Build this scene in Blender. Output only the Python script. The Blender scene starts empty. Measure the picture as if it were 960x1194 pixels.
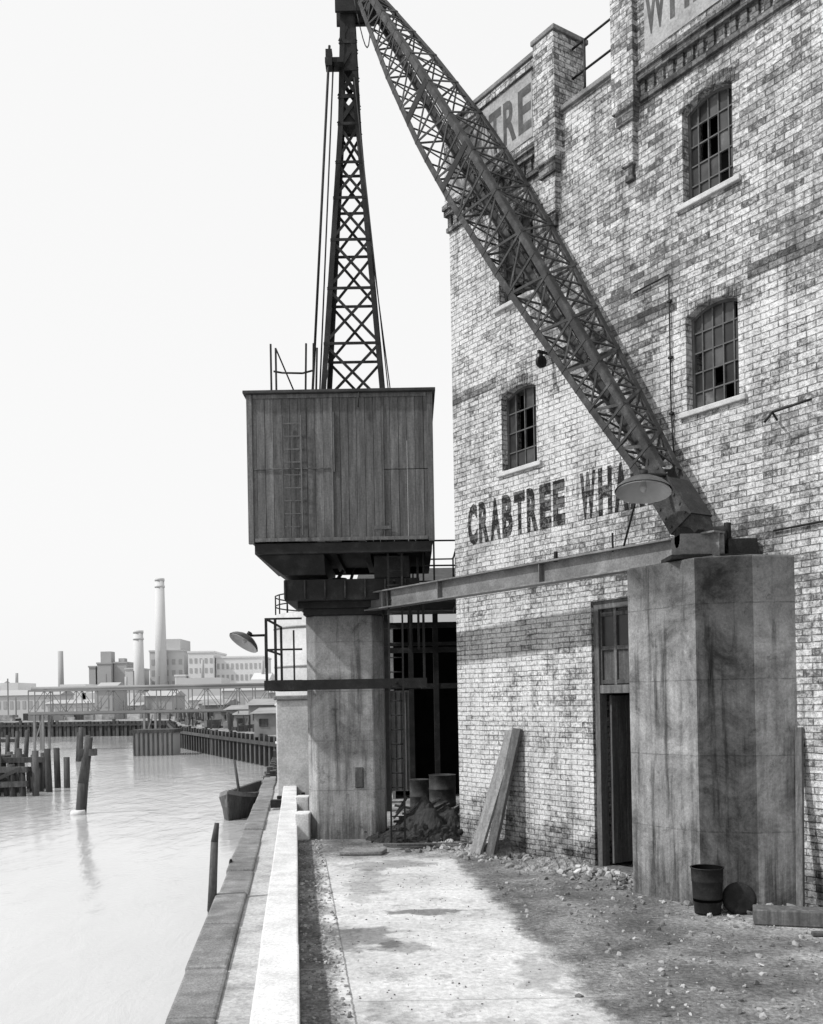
import bpy, bmesh, math, random
from mathutils import Vector, Matrix, noise as mnoise
random.seed(7)
R=math.radians
scene=bpy.context.scene
scene.view_settings.view_transform='Standard'
scene.view_settings.look='None'
scene.view_settings.exposure=0

# ------------------------------------------------------------ materials
def newmat(name):
    m=bpy.data.materials.new(name); m.use_nodes=True
    nt=m.node_tree; b=nt.nodes['Principled BSDF']
    return m,nt,b
def g(v,a=1): return (v,v,v,a)
def ramp(nt,stops,fac):
    r=nt.nodes.new('ShaderNodeValToRGB')
    e=r.color_ramp.elements
    e[0].position=stops[0][0]; e[0].color=g(stops[0][1])
    e[1].position=stops[-1][0]; e[1].color=g(stops[-1][1])
    for p,v in stops[1:-1]:
        n=e.new(p); n.color=g(v)
    nt.links.new(fac,r.inputs['Fac']); return r.outputs['Color']
def noisen(nt,vec,scale,detail=6,rough=.6,dist=0):
    n=nt.nodes.new('ShaderNodeTexNoise'); n.inputs['Scale'].default_value=scale
    n.inputs['Detail'].default_value=detail; n.inputs['Roughness'].default_value=rough
    n.inputs['Distortion'].default_value=dist
    nt.links.new(vec,n.inputs['Vector']); return n.outputs['Fac']
def mapping(nt,vec,sc):
    m=nt.nodes.new('ShaderNodeMapping'); m.inputs['Scale'].default_value=sc
    nt.links.new(vec,m.inputs['Vector']); return m.outputs['Vector']
def mixc(nt,fac,a,b,mode='MIX'):
    m=nt.nodes.new('ShaderNodeMixRGB'); m.blend_type=mode
    for k,v in enumerate((fac,a,b)):
        s=m.inputs[k]
        if hasattr(v,'links'): nt.links.new(v,s)
        elif k==0: s.default_value=v
        else: s.default_value=g(v)
    return m.outputs[0]
def math2(nt,op,a,b=0,clamp=False):
    m=nt.nodes.new('ShaderNodeMath'); m.operation=op; m.use_clamp=clamp
    for s,v in ((m.inputs[0],a),(m.inputs[1],b)):
        if hasattr(v,'links'): nt.links.new(v,s)
        else: s.default_value=v
    return m.outputs[0]
def maprange(nt,v,a,b,c,d):
    m=nt.nodes.new('ShaderNodeMapRange')
    for i,x in enumerate((a,b,c,d)): m.inputs[i+1].default_value=x
    nt.links.new(v,m.inputs[0]); return m.outputs[0]
def bumpn(nt,h,strength,dist=.01):
    b=nt.nodes.new('ShaderNodeBump'); b.inputs['Strength'].default_value=strength
    b.inputs['Distance'].default_value=dist
    nt.links.new(h,b.inputs['Height']); return b.outputs['Normal']
def surfcol(nt,tc,stops,scale,stretch=(1,1,1),detail=8,speck=0,large=0):
    v=mapping(nt,tc,stretch)
    col=ramp(nt,stops,noisen(nt,v,scale,detail,.65))
    if speck:
        f2=noisen(nt,tc,scale*14,4,.7)
        col=mixc(nt,1,col,ramp(nt,[(.35,1-speck),(.65,1+speck)],f2),'MULTIPLY')
    if large:
        f3=noisen(nt,tc,.45,3,.5)
        col=mixc(nt,1,col,ramp(nt,[(.38,1-large),(.6,1+large*.5)],f3),'MULTIPLY')
    return col,v
def mk(name,stops,scale=4,stretch=(1,1,1),rough=.85,bump=.4,bscale=40,bdist=.01,metal=0,island=0,speck=0,spec=.3,detail=8,large=0):
    m,nt,b=newmat(name)
    tc=nt.nodes.new('ShaderNodeTexCoord').outputs['Object']
    col,v=surfcol(nt,tc,stops,scale,stretch,detail,speck,large)
    if island:
        gi=nt.nodes.new('ShaderNodeNewGeometry').outputs['Random Per Island']
        c3=ramp(nt,[(0,1-island),(1,1+island)],gi)
        col=mixc(nt,1,col,c3,'MULTIPLY')
    nt.links.new(col,b.inputs['Base Color'])
    b.inputs['Roughness'].default_value=rough; b.inputs['Metallic'].default_value=metal
    b.inputs['Specular IOR Level'].default_value=spec
    if bump:
        nt.links.new(bumpn(nt,noisen(nt,v,bscale,6,.7),bump,bdist),b.inputs['Normal'])
    return m
BW_,RH_=.165,.054
def brickmat(name,mul=1.0,paint=False,wash=0.0,render_=False):
    m,nt,b=newmat(name)
    tc=nt.nodes.new('ShaderNodeTexCoord').outputs['Object']
    sx=nt.nodes.new('ShaderNodeSeparateXYZ'); nt.links.new(tc,sx.inputs[0])
    wob=noisen(nt,tc,1.3,3); wob2=noisen(nt,tc,11,2)
    u=math2(nt,'ADD',math2(nt,'ADD',sx.outputs[0],sx.outputs[1]),math2(nt,'MULTIPLY',wob2,.014))
    zz=math2(nt,'ADD',sx.outputs[2],math2(nt,'MULTIPLY',wob,.03))
    zz=math2(nt,'ADD',zz,math2(nt,'MULTIPLY',wob2,.012))
    cb=nt.nodes.new('ShaderNodeCombineXYZ'); nt.links.new(u,cb.inputs[0]); nt.links.new(zz,cb.inputs[1])
    bt=nt.nodes.new('ShaderNodeTexBrick'); nt.links.new(cb.outputs[0],bt.inputs['Vector'])
    bt.inputs['Scale'].default_value=1; bt.inputs['Brick Width'].default_value=BW_
    bt.inputs['Row Height'].default_value=RH_; bt.inputs['Mortar Size'].default_value=.006
    bt.inputs['Mortar Smooth'].default_value=.6
    big=noisen(nt,tc,.6,5,.6,.4); mid=noisen(nt,tc,3.4,8,.75,.3); fine=noisen(nt,tc,24,5,.8)
    mfac=math2(nt,'MULTIPLY',bt.outputs['Fac'],maprange(nt,mid,.35,.6,1,.45))
    row=math2(nt,'FLOOR',math2(nt,'DIVIDE',zz,RH_))
    par=math2(nt,'FLOORED_MODULO',row,2)
    colx=math2(nt,'FLOOR',math2(nt,'ADD',math2(nt,'DIVIDE',u,BW_),math2(nt,'MULTIPLY',math2(nt,'SUBTRACT',1,par),.5)))
    c2=nt.nodes.new('ShaderNodeCombineXYZ'); nt.links.new(colx,c2.inputs[0]); nt.links.new(row,c2.inputs[1])
    wn=nt.nodes.new('ShaderNodeTexWhiteNoise'); wn.noise_dimensions='2D'; nt.links.new(c2.outputs[0],wn.inputs['Vector'])
    rnd=wn.outputs['Value']
    bare=ramp(nt,[(0,.1*mul),(.2,.17*mul),(.6,.26*mul),(1,.38*mul)],rnd)
    bare=mixc(nt,1,bare,ramp(nt,[(.3,.45),(.7,1.7)],fine),'MULTIPLY')
    a=math2(nt,'MULTIPLY',big,1.7)
    a=math2(nt,'ADD',a,math2(nt,'MULTIPLY',mid,1.7))
    a=math2(nt,'ADD',a,math2(nt,'MULTIPLY',fine,1.7))
    a=math2(nt,'ADD',a,math2(nt,'MULTIPLY',rnd,.24))
    a=math2(nt,'ADD',a,maprange(nt,sx.outputs[2],5.5,1.5,-.04,.14))
    a=math2(nt,'ADD',a,maprange(nt,sx.outputs[0],4.5,0,-.12,.08))
    a=math2(nt,'SUBTRACT',a,math2(nt,'MULTIPLY',mfac,.25))
    fac=math2(nt,'MULTIPLY',math2(nt,'SUBTRACT',a,2.36-wash),2.1,True)
    white=ramp(nt,[(.28,.3*mul),(.5,.6*mul),(.7,.76*mul)],fine)
    mort=ramp(nt,[(.3,.05*mul),(.7,.24*mul)],mid)
    bare=mixc(nt,math2(nt,'MULTIPLY',mfac,.85),bare,mort)
    white=mixc(nt,math2(nt,'MULTIPLY',mfac,.8),white,.2*mul)
    col=mixc(nt,fac,bare,white)
    # smoky smudges
    sm=noisen(nt,tc,1.5,9,.75,.8)
    col=mixc(nt,1,col,ramp(nt,[(.34,.5),(.47,.95),(.6,1.08)],sm),'MULTIPLY')
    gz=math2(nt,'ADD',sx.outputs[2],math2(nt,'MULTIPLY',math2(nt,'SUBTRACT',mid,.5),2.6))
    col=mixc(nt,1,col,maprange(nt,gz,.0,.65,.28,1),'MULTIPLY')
    sv=mapping(nt,tc,(2.6,2.6,.3)); so=noisen(nt,sv,2.2,7,.7)
    col=mixc(nt,1,col,ramp(nt,[(.3,.4),(.46,.97),(.7,1.08)],so),'MULTIPLY')
    pits=noisen(nt,tc,55,3,.75)
    col=mixc(nt,1,col,ramp(nt,[(.32,.3),(.45,1)],pits),'MULTIPLY')
    if paint:
        k=math2(nt,'ADD',math2(nt,'MULTIPLY',fine,1.0),math2(nt,'MULTIPLY',rnd,.2))
        k=math2(nt,'ADD',k,math2(nt,'MULTIPLY',mid,.4))
        pf=math2(nt,'MULTIPLY',math2(nt,'SUBTRACT',1.0,k),5,True)
        pf=math2(nt,'MAXIMUM',pf,paint)
        col=mixc(nt,pf,col,.02)
    nt.links.new(col,b.inputs['Base Color'])
    b.inputs['Roughness'].default_value=.9; b.inputs['Specular IOR Level'].default_value=.15
    h=math2(nt,'SUBTRACT',math2(nt,'MULTIPLY',fine,.9),mfac)
    h=math2(nt,'ADD',h,math2(nt,'MULTIPLY',rnd,.4))
    nt.links.new(bumpn(nt,h,1,.018),b.inputs['Normal'])
    return m

M={}
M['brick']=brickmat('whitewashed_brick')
M['brickdark']=brickmat('sooty_brick',.55,wash=-.3)
M['brickmid']=brickmat('arch_brick',.75,wash=-.15)
M['letter']=brickmat('painted_letter_brick',1,paint=.8)
M['panel']=mk('rendered_sign_panel',[(.3,.16),(.5,.28),(.7,.38)],3,bump=.3,speck=.2)
M['letter2']=mk('faded_sign_paint',[(.35,.045),(.6,.09),(.75,.2)],9,bump=.1,speck=.2)
M['steel']=mk('dark_painted_steel',[(.3,.008),(.55,.018),(.75,.045)],6,rough=.6,bump=.3,bscale=60,spec=.2,speck=.3)
M['steel2']=mk('rusty_steel',[(.3,.015),(.55,.04),(.75,.1)],7,rough=.65,bump=.4,bscale=60,spec=.25,speck=.4)
M['girder']=mk('grey_girder_paint',[(.3,.08),(.55,.15),(.75,.24)],4,rough=.5,bump=.2,spec=.4,speck=.25)
M['board']=mk('weathered_boards',[(.25,.05),(.5,.1),(.75,.17)],3,(9,9,.8),rough=.8,bump=.5,bscale=18,island=.22,speck=.2,large=.2)
M['roof']=mk('felt_roof',[(.3,.02),(.7,.06)],4)
def concrete(name,lo,hi,seam=True,streak=1.0):
    m,nt,b=newmat(name)
    tc=nt.nodes.new('ShaderNodeTexCoord').outputs['Object']
    n1=noisen(nt,tc,1.9,9,.75,.6); sv=mapping(nt,tc,(6,6,.4)); n2=noisen(nt,sv,1.5,9,.7)
    n3=noisen(nt,tc,45,5,.8); n4=noisen(nt,tc,9,6,.8)
    col=ramp(nt,[(.36,lo),(.64,hi)],n1)
    col=mixc(nt,1,col,ramp(nt,[(.33,1-.75*streak),(.46,.9),(.66,1.3)],n2),'MULTIPLY')
    col=mixc(nt,1,col,ramp(nt,[(.3,.7),(.7,1.25)],n3),'MULTIPLY')
    col=mixc(nt,1,col,ramp(nt,[(.3,.45),(.44,1)],n4),'MULTIPLY')
    sx=nt.nodes.new('ShaderNodeSeparateXYZ'); nt.links.new(tc,sx.inputs[0])
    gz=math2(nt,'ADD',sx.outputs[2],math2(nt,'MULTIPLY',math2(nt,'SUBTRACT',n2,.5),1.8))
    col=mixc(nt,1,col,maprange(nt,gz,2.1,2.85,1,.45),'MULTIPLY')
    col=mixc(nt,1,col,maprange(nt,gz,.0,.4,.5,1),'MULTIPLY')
    h=n3
    if seam:
        w=math2(nt,'FRACT',math2(nt,'MULTIPLY',math2(nt,'ADD',sx.outputs[2],math2(nt,'MULTIPLY',n1,.03)),1.65))
        l=math2(nt,'LESS_THAN',w,.018)
        l=math2(nt,'MULTIPLY',l,maprange(nt,n4,.35,.6,0,1))
        col=mixc(nt,math2(nt,'MULTIPLY',l,.45),col,lo*.35)
        h=math2(nt,'SUBTRACT',n3,l)
    nt.links.new(col,b.inputs['Base Color']); b.inputs['Roughness'].default_value=.88
    b.inputs['Specular IOR Level'].default_value=.2
    nt.links.new(bumpn(nt,h,.5,.01),b.inputs['Normal'])
    return m
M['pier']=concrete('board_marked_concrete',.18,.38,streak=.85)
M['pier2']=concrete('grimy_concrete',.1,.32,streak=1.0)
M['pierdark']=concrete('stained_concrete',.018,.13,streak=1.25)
M['kerb']=mk('new_white_concrete',[(.3,.42),(.55,.6),(.8,.68)],3,rough=.9,bump=.5,bscale=60,speck=.18)
M['coping']=mk('granite_coping',[(.3,.11),(.55,.2),(.75,.3)],5,rough=.8,bump=.6,bscale=50,speck=.35,large=.2)
M['strip']=mk('quay_screed',[(.3,.2),(.5,.38),(.8,.5)],2.5,rough=.9,bump=.5,speck=.25)
DIRT=dict(stops=[(.3,.09),(.43,.17),(.56,.28),(.7,.46)],scale=2.0,speck=.45,large=.35)
M['dirt']=mk('packed_dirt',rough=.95,bump=1,bscale=22,bdist=.04,**DIRT)
m,nt,b=newmat('worn_concrete_road')
tc=nt.nodes.new('ShaderNodeTexCoord').outputs['Object']
rc,_v=surfcol(nt,tc,[(.3,.28),(.42,.46),(.6,.57),(.8,.62)],1.6,speck=.2,large=.12)
dc,_v=surfcol(nt,tc,DIRT['stops'],DIRT['scale'],speck=DIRT['speck'],large=DIRT['large'])
sx=nt.nodes.new('ShaderNodeSeparateXYZ'); nt.links.new(tc,sx.inputs[0])
q=math2(nt,'ADD',sx.outputs[0],math2(nt,'MULTIPLY',sx.outputs[1],.117))
n1=noisen(nt,tc,1.6,8,.72); n2=noisen(nt,tc,14,5,.75)
wv=math2(nt,'ADD',math2(nt,'MULTIPLY',math2(nt,'SUBTRACT',n1,.5),.55),math2(nt,'MULTIPLY',math2(nt,'SUBTRACT',n2,.5),.3))
qq=math2(nt,'ADD',q,wv)
rgt=math2(nt,'MULTIPLY',math2(nt,'SUBTRACT',qq,1.58),9,True)
lft=math2(nt,'MULTIPLY',math2(nt,'SUBTRACT',.24,math2(nt,'ADD',q,math2(nt,'MULTIPLY',wv,.7))),12,True)
far=math2(nt,'MULTIPLY',math2(nt,'SUBTRACT',math2(nt,'ADD',sx.outputs[1],math2(nt,'MULTIPLY',wv,2.2)),10.3),2.5,True)
mask=math2(nt,'MAXIMUM',math2(nt,'MAXIMUM',rgt,lft),far)
thin=math2(nt,'MULTIPLY',math2(nt,'SUBTRACT',noisen(nt,tc,2.6,9,.75),.57),7,True)
mask=math2(nt,'MAXIMUM',mask,math2(nt,'MULTIPLY',thin,.5))
sn=noisen(nt,tc,3.5,6,.6)
for cx,cy,rx,ry,stn in ((-.4,7.05,.34,.34,.55),(-.1,6.75,.2,.2,.45),(.12,7.85,.42,.12,.65),(-.3,10.1,.5,.3,.45),(-.45,9.0,.18,.8,.3),(.3,5.0,.5,.25,.25),(.75,6.0,.15,.6,.35)):
    dx=math2(nt,'DIVIDE',math2(nt,'SUBTRACT',sx.outputs[0],cx),rx); dy=math2(nt,'DIVIDE',math2(nt,'SUBTRACT',sx.outputs[1],cy),ry)
    d=math2(nt,'SQRT',math2(nt,'ADD',math2(nt,'MULTIPLY',dx,dx),math2(nt,'MULTIPLY',dy,dy)))
    d=math2(nt,'ADD',d,math2(nt,'MULTIPLY',math2(nt,'SUBTRACT',sn,.5),3.0))
    mk_=math2(nt,'MULTIPLY',math2(nt,'SUBTRACT',1.0,d),3.0,True)
    rc=mixc(nt,1,rc,math2(nt,'SUBTRACT',1,math2(nt,'MULTIPLY',mk_,stn)),'MULTIPLY')
for y_ in (5.55,8.75,2.2):
    ln=math2(nt,'LESS_THAN',math2(nt,'ABSOLUTE',math2(nt,'SUBTRACT',math2(nt,'ADD',sx.outputs[1],math2(nt,'MULTIPLY',n2,.02)),y_)),.005)
    rc=mixc(nt,math2(nt,'MULTIPLY',ln,.6),rc,.12)
ln=math2(nt,'LESS_THAN',math2(nt,'ABSOLUTE',math2(nt,'SUBTRACT',math2(nt,'ADD',q,math2(nt,'MULTIPLY',n2,.03)),.30)),.006)
rc=mixc(nt,math2(nt,'MULTIPLY',ln,.7),rc,.1)
col=mixc(nt,mask,rc,dc)
nt.links.new(col,b.inputs['Base Color']); b.inputs['Roughness'].default_value=.92; b.inputs['Specular IOR Level'].default_value=.25
nt.links.new(bumpn(nt,math2(nt,'MULTIPLY',noisen(nt,tc,30,6,.7),math2(nt,'ADD',mask,.3)),1,.03),b.inputs['Normal'])
M['road']=m
M['rubble']=mk('rubble_stone',[(.3,.1),(.7,.38)],1.5,rough=.95,bump=.6,island=.55)
M['heap']=mk('dark_spoil',[(.3,.012),(.7,.06)],9,rough=.95,bump=1,bscale=30,bdist=.03)
M['stone']=mk('window_sill_stone',[(.3,.34),(.7,.55)],8,bump=.3,speck=.2)
M['wood']=mk('old_timber',[(.3,.05),(.55,.1),(.75,.18)],3,(8,8,.7),bump=.6,bscale=20,speck=.2,island=.3)
M['woodlight']=mk('bleached_plank',[(.3,.12),(.7,.24)],3,(8,8,.7),bump=.5,bscale=20,speck=.2,island=.2)
M['pile']=mk('wet_pile_timber',[(.3,.025),(.7,.09)],2,(4,4,.7),bump=.8,bscale=12,speck=.2,island=.3)
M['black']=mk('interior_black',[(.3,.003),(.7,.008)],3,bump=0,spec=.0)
M['glass']=mk('dirty_glass',[(.3,.015),(.6,.05),(.75,.14)],3,rough=.3,bump=.05,spec=.35,island=.7)
M['frame']=mk('window_iron',[(.3,.05),(.7,.12)],9,rough=.7)
M['lampshade']=mk('dark_enamel',[(.3,.04),(.7,.09)],9,rough=.4,bump=0,spec=.5)
M['white']=mk('dull_reflector',[(.3,.3),(.7,.45)],5,rough=.4,bump=0)
M['whitewall']=mk('lime_wall',[(.3,.3),(.7,.56)],2,bump=.4,speck=.18)
M['greydoor']=mk('grey_door_paint',[(.3,.15),(.7,.3)],3,bump=.4,speck=.15)
M['tank']=mk('tank_paint',[(.3,.34),(.7,.52)],1.5,rough=.6,bump=.2,speck=.1)
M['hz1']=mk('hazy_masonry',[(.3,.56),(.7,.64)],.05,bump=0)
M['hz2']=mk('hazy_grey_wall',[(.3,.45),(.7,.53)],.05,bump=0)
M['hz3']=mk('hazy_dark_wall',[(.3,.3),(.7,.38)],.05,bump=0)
M['midgrey']=mk('sooty_shed_wall',[(.3,.16),(.7,.3)],.6,bump=0)
M['bridge']=mk('bridge_steel',[(.3,.17),(.7,.25)],.5,bump=0)
# water
m,nt,b=newmat('river_water')
tc=nt.nodes.new('ShaderNodeTexCoord').outputs['Object']
v=mapping(nt,tc,(1,.42,1))
f=noisen(nt,v,.12,5,.6)
nt.links.new(ramp(nt,[(.3,.4),(.7,.52)],f),b.inputs['Base Color'])
b.inputs['Roughness'].default_value=.06; b.inputs['IOR'].default_value=1.33
h=math2(nt,'ADD',noisen(nt,v,2.0,6,.6,.6),math2(nt,'MULTIPLY',noisen(nt,v,9,3,.6),.2))
patch=maprange(nt,noisen(nt,v,.22,4,.6),.4,.62,.35,1.0)
nt.links.new(bumpn(nt,math2(nt,'MULTIPLY',h,patch),.5,.08),b.inputs['Normal'])
M['water']=m

# ------------------------------------------------------------ builder
def empty(name,loc=(0,0,0),rz=0):
    o=bpy.data.objects.new(name,None); scene.collection.objects.link(o)
    o.location=loc; o.rotation_euler=(0,0,rz); return o
class B:
    def __init__(s,name,mats,parent=None,bevel=0,smooth=False):
        s.name=name; s.mats=mats if isinstance(mats,list) else [mats]; s.parent=parent; s.bevel=bevel; s.smooth=smooth
        s.bm=bmesh.new()
    def face(s,pts,mi=0):
        f=s.bm.faces.new([s.bm.verts.new(p) for p in pts]); f.material_index=mi; return f
    def hexa(s,v,mi=0):
        vs=[s.bm.verts.new(p) for p in v]
        for idx in ((0,3,2,1),(4,5,6,7),(0,1,5,4),(1,2,6,5),(2,3,7,6),(3,0,4,7)):
            f=s.bm.faces.new([vs[i] for i in idx]); f.material_index=mi
    def box(s,x0,x1,y0,y1,z0,z1,mi=0):
        s.hexa([(x0,y0,z0),(x1,y0,z0),(x1,y1,z0),(x0,y1,z0),(x0,y0,z1),(x1,y0,z1),(x1,y1,z1),(x0,y1,z1)],mi)
    def beam(s,p,q,w,h=None,up=(0,0,1),mi=0,off=(0,0)):
        h=h or w; p=Vector(p); q=Vector(q); d=(q-p).normalized(); up=Vector(up)
        if abs(d.dot(up))>.98: up=Vector((0,1,0)) if abs(d.y)<.9 else Vector((1,0,0))
        S=d.cross(up).normalized(); U=S.cross(d)
        o=S*off[0]+U*off[1]
        c=[(-S*w-U*h)/2,(S*w-U*h)/2,(S*w+U*h)/2,(-S*w+U*h)/2]
        s.hexa([p+o+k for k in c]+[q+o+k for k in c],mi)
    def frustum(s,p,a,q,b_,S,U,mi=0):
        def ring(c,hh): return [c-S*hh[0]-U*hh[1],c+S*hh[0]-U*hh[1],c+S*hh[0]+U*hh[1],c-S*hh[0]+U*hh[1]]
        s.hexa(ring(p,a)+ring(q,b_),mi)
    def cyl(s,p,q,r,r2=None,n=12,mi=0):
        r2=r if r2 is None else r2; p=Vector(p); q=Vector(q); d=(q-p).normalized()
        up=Vector((0,0,1)) if abs(d.z)<.9 else Vector((1,0,0))
        S=d.cross(up).normalized(); U=S.cross(d)
        A=[];C=[]
        for i in range(n):
            a=2*math.pi*i/n; o=S*math.cos(a)+U*math.sin(a)
            A.append(s.bm.verts.new(p+o*r)); C.append(s.bm.verts.new(q+o*r2))
        for i in range(n):
            j=(i+1)%n; f=s.bm.faces.new([A[i],A[j],C[j],C[i]]); f.material_index=mi; f.smooth=True
        s.bm.faces.new(A[::-1]).material_index=mi; s.bm.faces.new(C).material_index=mi
    def path(s,pts,r,n=6,mi=0):
        for a,c in zip(pts[:-1],pts[1:]): s.cyl(a,c,r,n=n,mi=mi)
    def prism(s,pts,z0,z1,mi=0,top=None):
        top=top or pts
        a=[s.bm.verts.new((p[0],p[1],z0)) for p in pts]; c=[s.bm.verts.new((p[0],p[1],z1)) for p in top]
        n=len(pts)
        for i in range(n):
            j=(i+1)%n; s.bm.faces.new([a[i],a[j],c[j],c[i]]).material_index=mi
        s.bm.faces.new(a[::-1]).material_index=mi; s.bm.faces.new(c).material_index=mi
    def revolve(s,prof,c,axis,n=28,mi=0):
        c=Vector(c); d=Vector(axis).normalized(); up=Vector((0,0,1)) if abs(d.z)<.9 else Vector((1,0,0))
        S=d.cross(up).normalized(); U=S.cross(d); rings=[]
        for r,h in prof:
            rings.append([s.bm.verts.new(c+d*h+(S*math.cos(2*math.pi*i/n)+U*math.sin(2*math.pi*i/n))*max(r,.0005)) for i in range(n)])
        for A,C in zip(rings[:-1],rings[1:]):
            for i in range(n):
                j=(i+1)%n; f=s.bm.faces.new([A[i],A[j],C[j],C[i]]); f.material_index=mi; f.smooth=True
    def done(s,recalc=True):
        if recalc: bmesh.ops.recalc_face_normals(s.bm,faces=s.bm.faces)
        me=bpy.data.meshes.new(s.name); s.bm.to_mesh(me); s.bm.free()
        for m in s.mats: me.materials.append(m)
        o=bpy.data.objects.new(s.name,me); scene.collection.objects.link(o)
        if s.parent: o.parent=s.parent
        if s.bevel:
            md=o.modifiers.new('bevel','BEVEL'); md.width=s.bevel; md.segments=2; md.limit_method='ANGLE'
        return o
def V(*a): return Vector(a)

# ------------------------------------------------------------ ground & water
K=.117
def qp(q,y): return (q-K*y,y)
gb=B('ground',[M['dirt'],M['pile']])
bank=[qp(-.46,-12),qp(-.46,46),(-12,60),(-17,72),(-24,98),(-60,106),(-300,130),(-3000,200)]
outl=bank+[(-3000,6000),(3000,6000),(3000,-60),(60,-60),(20,-12)]
gb.face([(x,y,0) for x,y in outl])
for a,c in zip(bank[:-1],bank[1:]): gb.face([(a[0],a[1],0),(c[0],c[1],0),(c[0],c[1],-2.5),(a[0],a[1],-2.5)],1)
gb.done(False)
wb=B('river_water',M['water']); wb.face([(-6000,-200,-1.5),(200,-200,-1.5),(200,7000,-1.5),(-6000,7000,-1.5)]); wb.done(False)
sp=B('sheet_piling',[M['pile'],M['stone']])
for a,c in ((qp(-.5,21.5),qp(-.5,46)),(qp(-.5,46),(-12,60)),((-12,60),(-17,72)),((-17,72),(-24,98)),((-24,98),(-60,106))):
    a=V(*a,0); c=V(*c,0); L=(c-a).length; n=int(L/.45); d=(c-a).normalized(); nn=V(d.y,-d.x,0)*-1
    for i in range(n):
        p=a.lerp(c,(i+.5)/n)+nn*(.05 if i%2 else .18); h=random.choice([.0,.03,.08,.25])*random.random()
        sp.beam(p+V(0,0,-2.3),p+V(0,0,-.02+h),.3,.14,up=nn)
    sp.beam(a+nn*.3+V(0,0,-.35),c+nn*.3+V(0,0,-.35),.12,.18)
sp.done()

rb=B('concrete_road',M['road'])
def sheet(b,q0,q1,y0,y1,z):
    (a0,_),(a1,_)=qp(q0,y0),qp(q1,y0); (c0,_),(c1,_)=qp(q0,y1),qp(q1,y1)
    b.face([(a0,y0,z),(a1,y0,z),(c1,y1,z),(c0,y1,z)])
sheet(rb,.0,2.1,-6,8.2,.004); sheet(rb,.0,1.9,8.2,11.0,.004); rb.done()

st=B('quay_screed',M['strip']); sheet(st,-.46,-.24,-6,21,.005); st.done(False)
kb=B('concrete_kerb',M['kerb'],bevel=.012)
y=-6
while y<16.5:
    y1=y+2.42
    a0,a1,c0,c1=qp(-.25,y),qp(-.012,y),qp(-.25,y1),qp(-.012,y1)
    j=random.uniform(-.006,.006)
    kb.hexa([(a0[0]+j,y,-.02),(a1[0]+j,y,-.02),(c1[0]+j,y1,-.02),(c0[0]+j,y1,-.02),(a0[0]+j,y,.19+j),(a1[0]+j,y,.19+j),(c1[0]+j,y1,.19+j),(c0[0]+j,y1,.19+j)])
    y=y1+.012
kb.done()
cb=B('quay_coping',M['coping'],bevel=.02)
y=-6
while y<21:
    y1=y+1.05+random.uniform(-.15,.2); j=random.uniform(-.008,.012); jz=random.uniform(-.01,.015)
    a0,a1,c0,c1=qp(-.725,y),qp(-.455,y),qp(-.725,y1),qp(-.455,y1)
    cb.hexa([(a0[0]+j,y,-2.3),(a1[0]+j,y,-2.3),(c1[0]+j,y1,-2.3),(c0[0]+j,y1,-2.3),(a0[0]+j,y,.03+jz),(a1[0]+j,y,.03+jz),(c1[0]+j,y1,.03+jz),(c0[0]+j,y1,.03+jz)])
    y=y1+.01
cb.done()
bl=B('concrete_block',M['kerb'],bevel=.015); bl.box(-1.45,-1.27,12.0,12.3,0,.33); bl.box(-1.75,-1.55,14.6,14.9,0,.28); bl.done()

_ico=bmesh.new(); bmesh.ops.create_icosphere(_ico,subdivisions=1,radius=1)
ICO_V=[v.co.copy() for v in _ico.verts]; ICO_F=[[v.index for v in f.verts] for f in _ico.faces]; _ico.free()
def stones(name,pts,mat):
    vs=[];fs=[]
    for x,y,z,r in pts:
        t=Matrix.Translation((x,y,z))@Matrix.Rotation(random.random()*6,4,Vector((random.random(),random.random(),random.random()+.1)).normalized())@Matrix.Diagonal((r,r*random.uniform(.5,1),r*random.uniform(.35,.8),1))
        o=len(vs)
        for v in ICO_V: vs.append(t@(v+Vector((random.uniform(-1,1),random.uniform(-1,1),random.uniform(-1,1)))*.22))
        for f in ICO_F: fs.append([i+o for i in f])
    me=bpy.data.meshes.new(name); me.from_pydata(vs,[],fs); me.materials.append(mat)
    ob=bpy.data.objects.new(name,me); scene.collection.objects.link(ob)
C0=V(.54,11.5,0); D=V(.5613,-.8276,0); N=V(.8276,.5613,0)
def loc(s,y,z=0): return C0+D*s+N*y+V(0,0,z)
pts=[]
for i in range(1500):
    y=random.uniform(3,12.5); x,_=qp(random.uniform(.0,.28),y); pts.append((x,y,.004,random.choice([.004,.006,.01,.014,.02])))
for i in range(4600):
    y=random.uniform(3,11.5); q=random.uniform(1.5,6)+random.uniform(0,.5); x,_=qp(q,y); p=V(x,y,0)-C0
    if p.dot(N)>-.02: continue
    pts.append((x,y,.004,random.choice([.004,.005,.006,.008,.008,.012,.018,.028])))
for i in range(1300):
    s=random.uniform(-.2,7); o=-abs(random.gauss(0,.25))-.02; p=loc(s,o); pts.append((p.x,p.y,.01,random.choice([.01,.015,.02,.03,.05])))
for i in range(420):
    y=random.uniform(3,12); x,_=qp(random.uniform(.3,1.5),y); pts.append((x,y,.006,random.uniform(.003,.01)))
stones('rubble',pts,M['rubble'])
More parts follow.
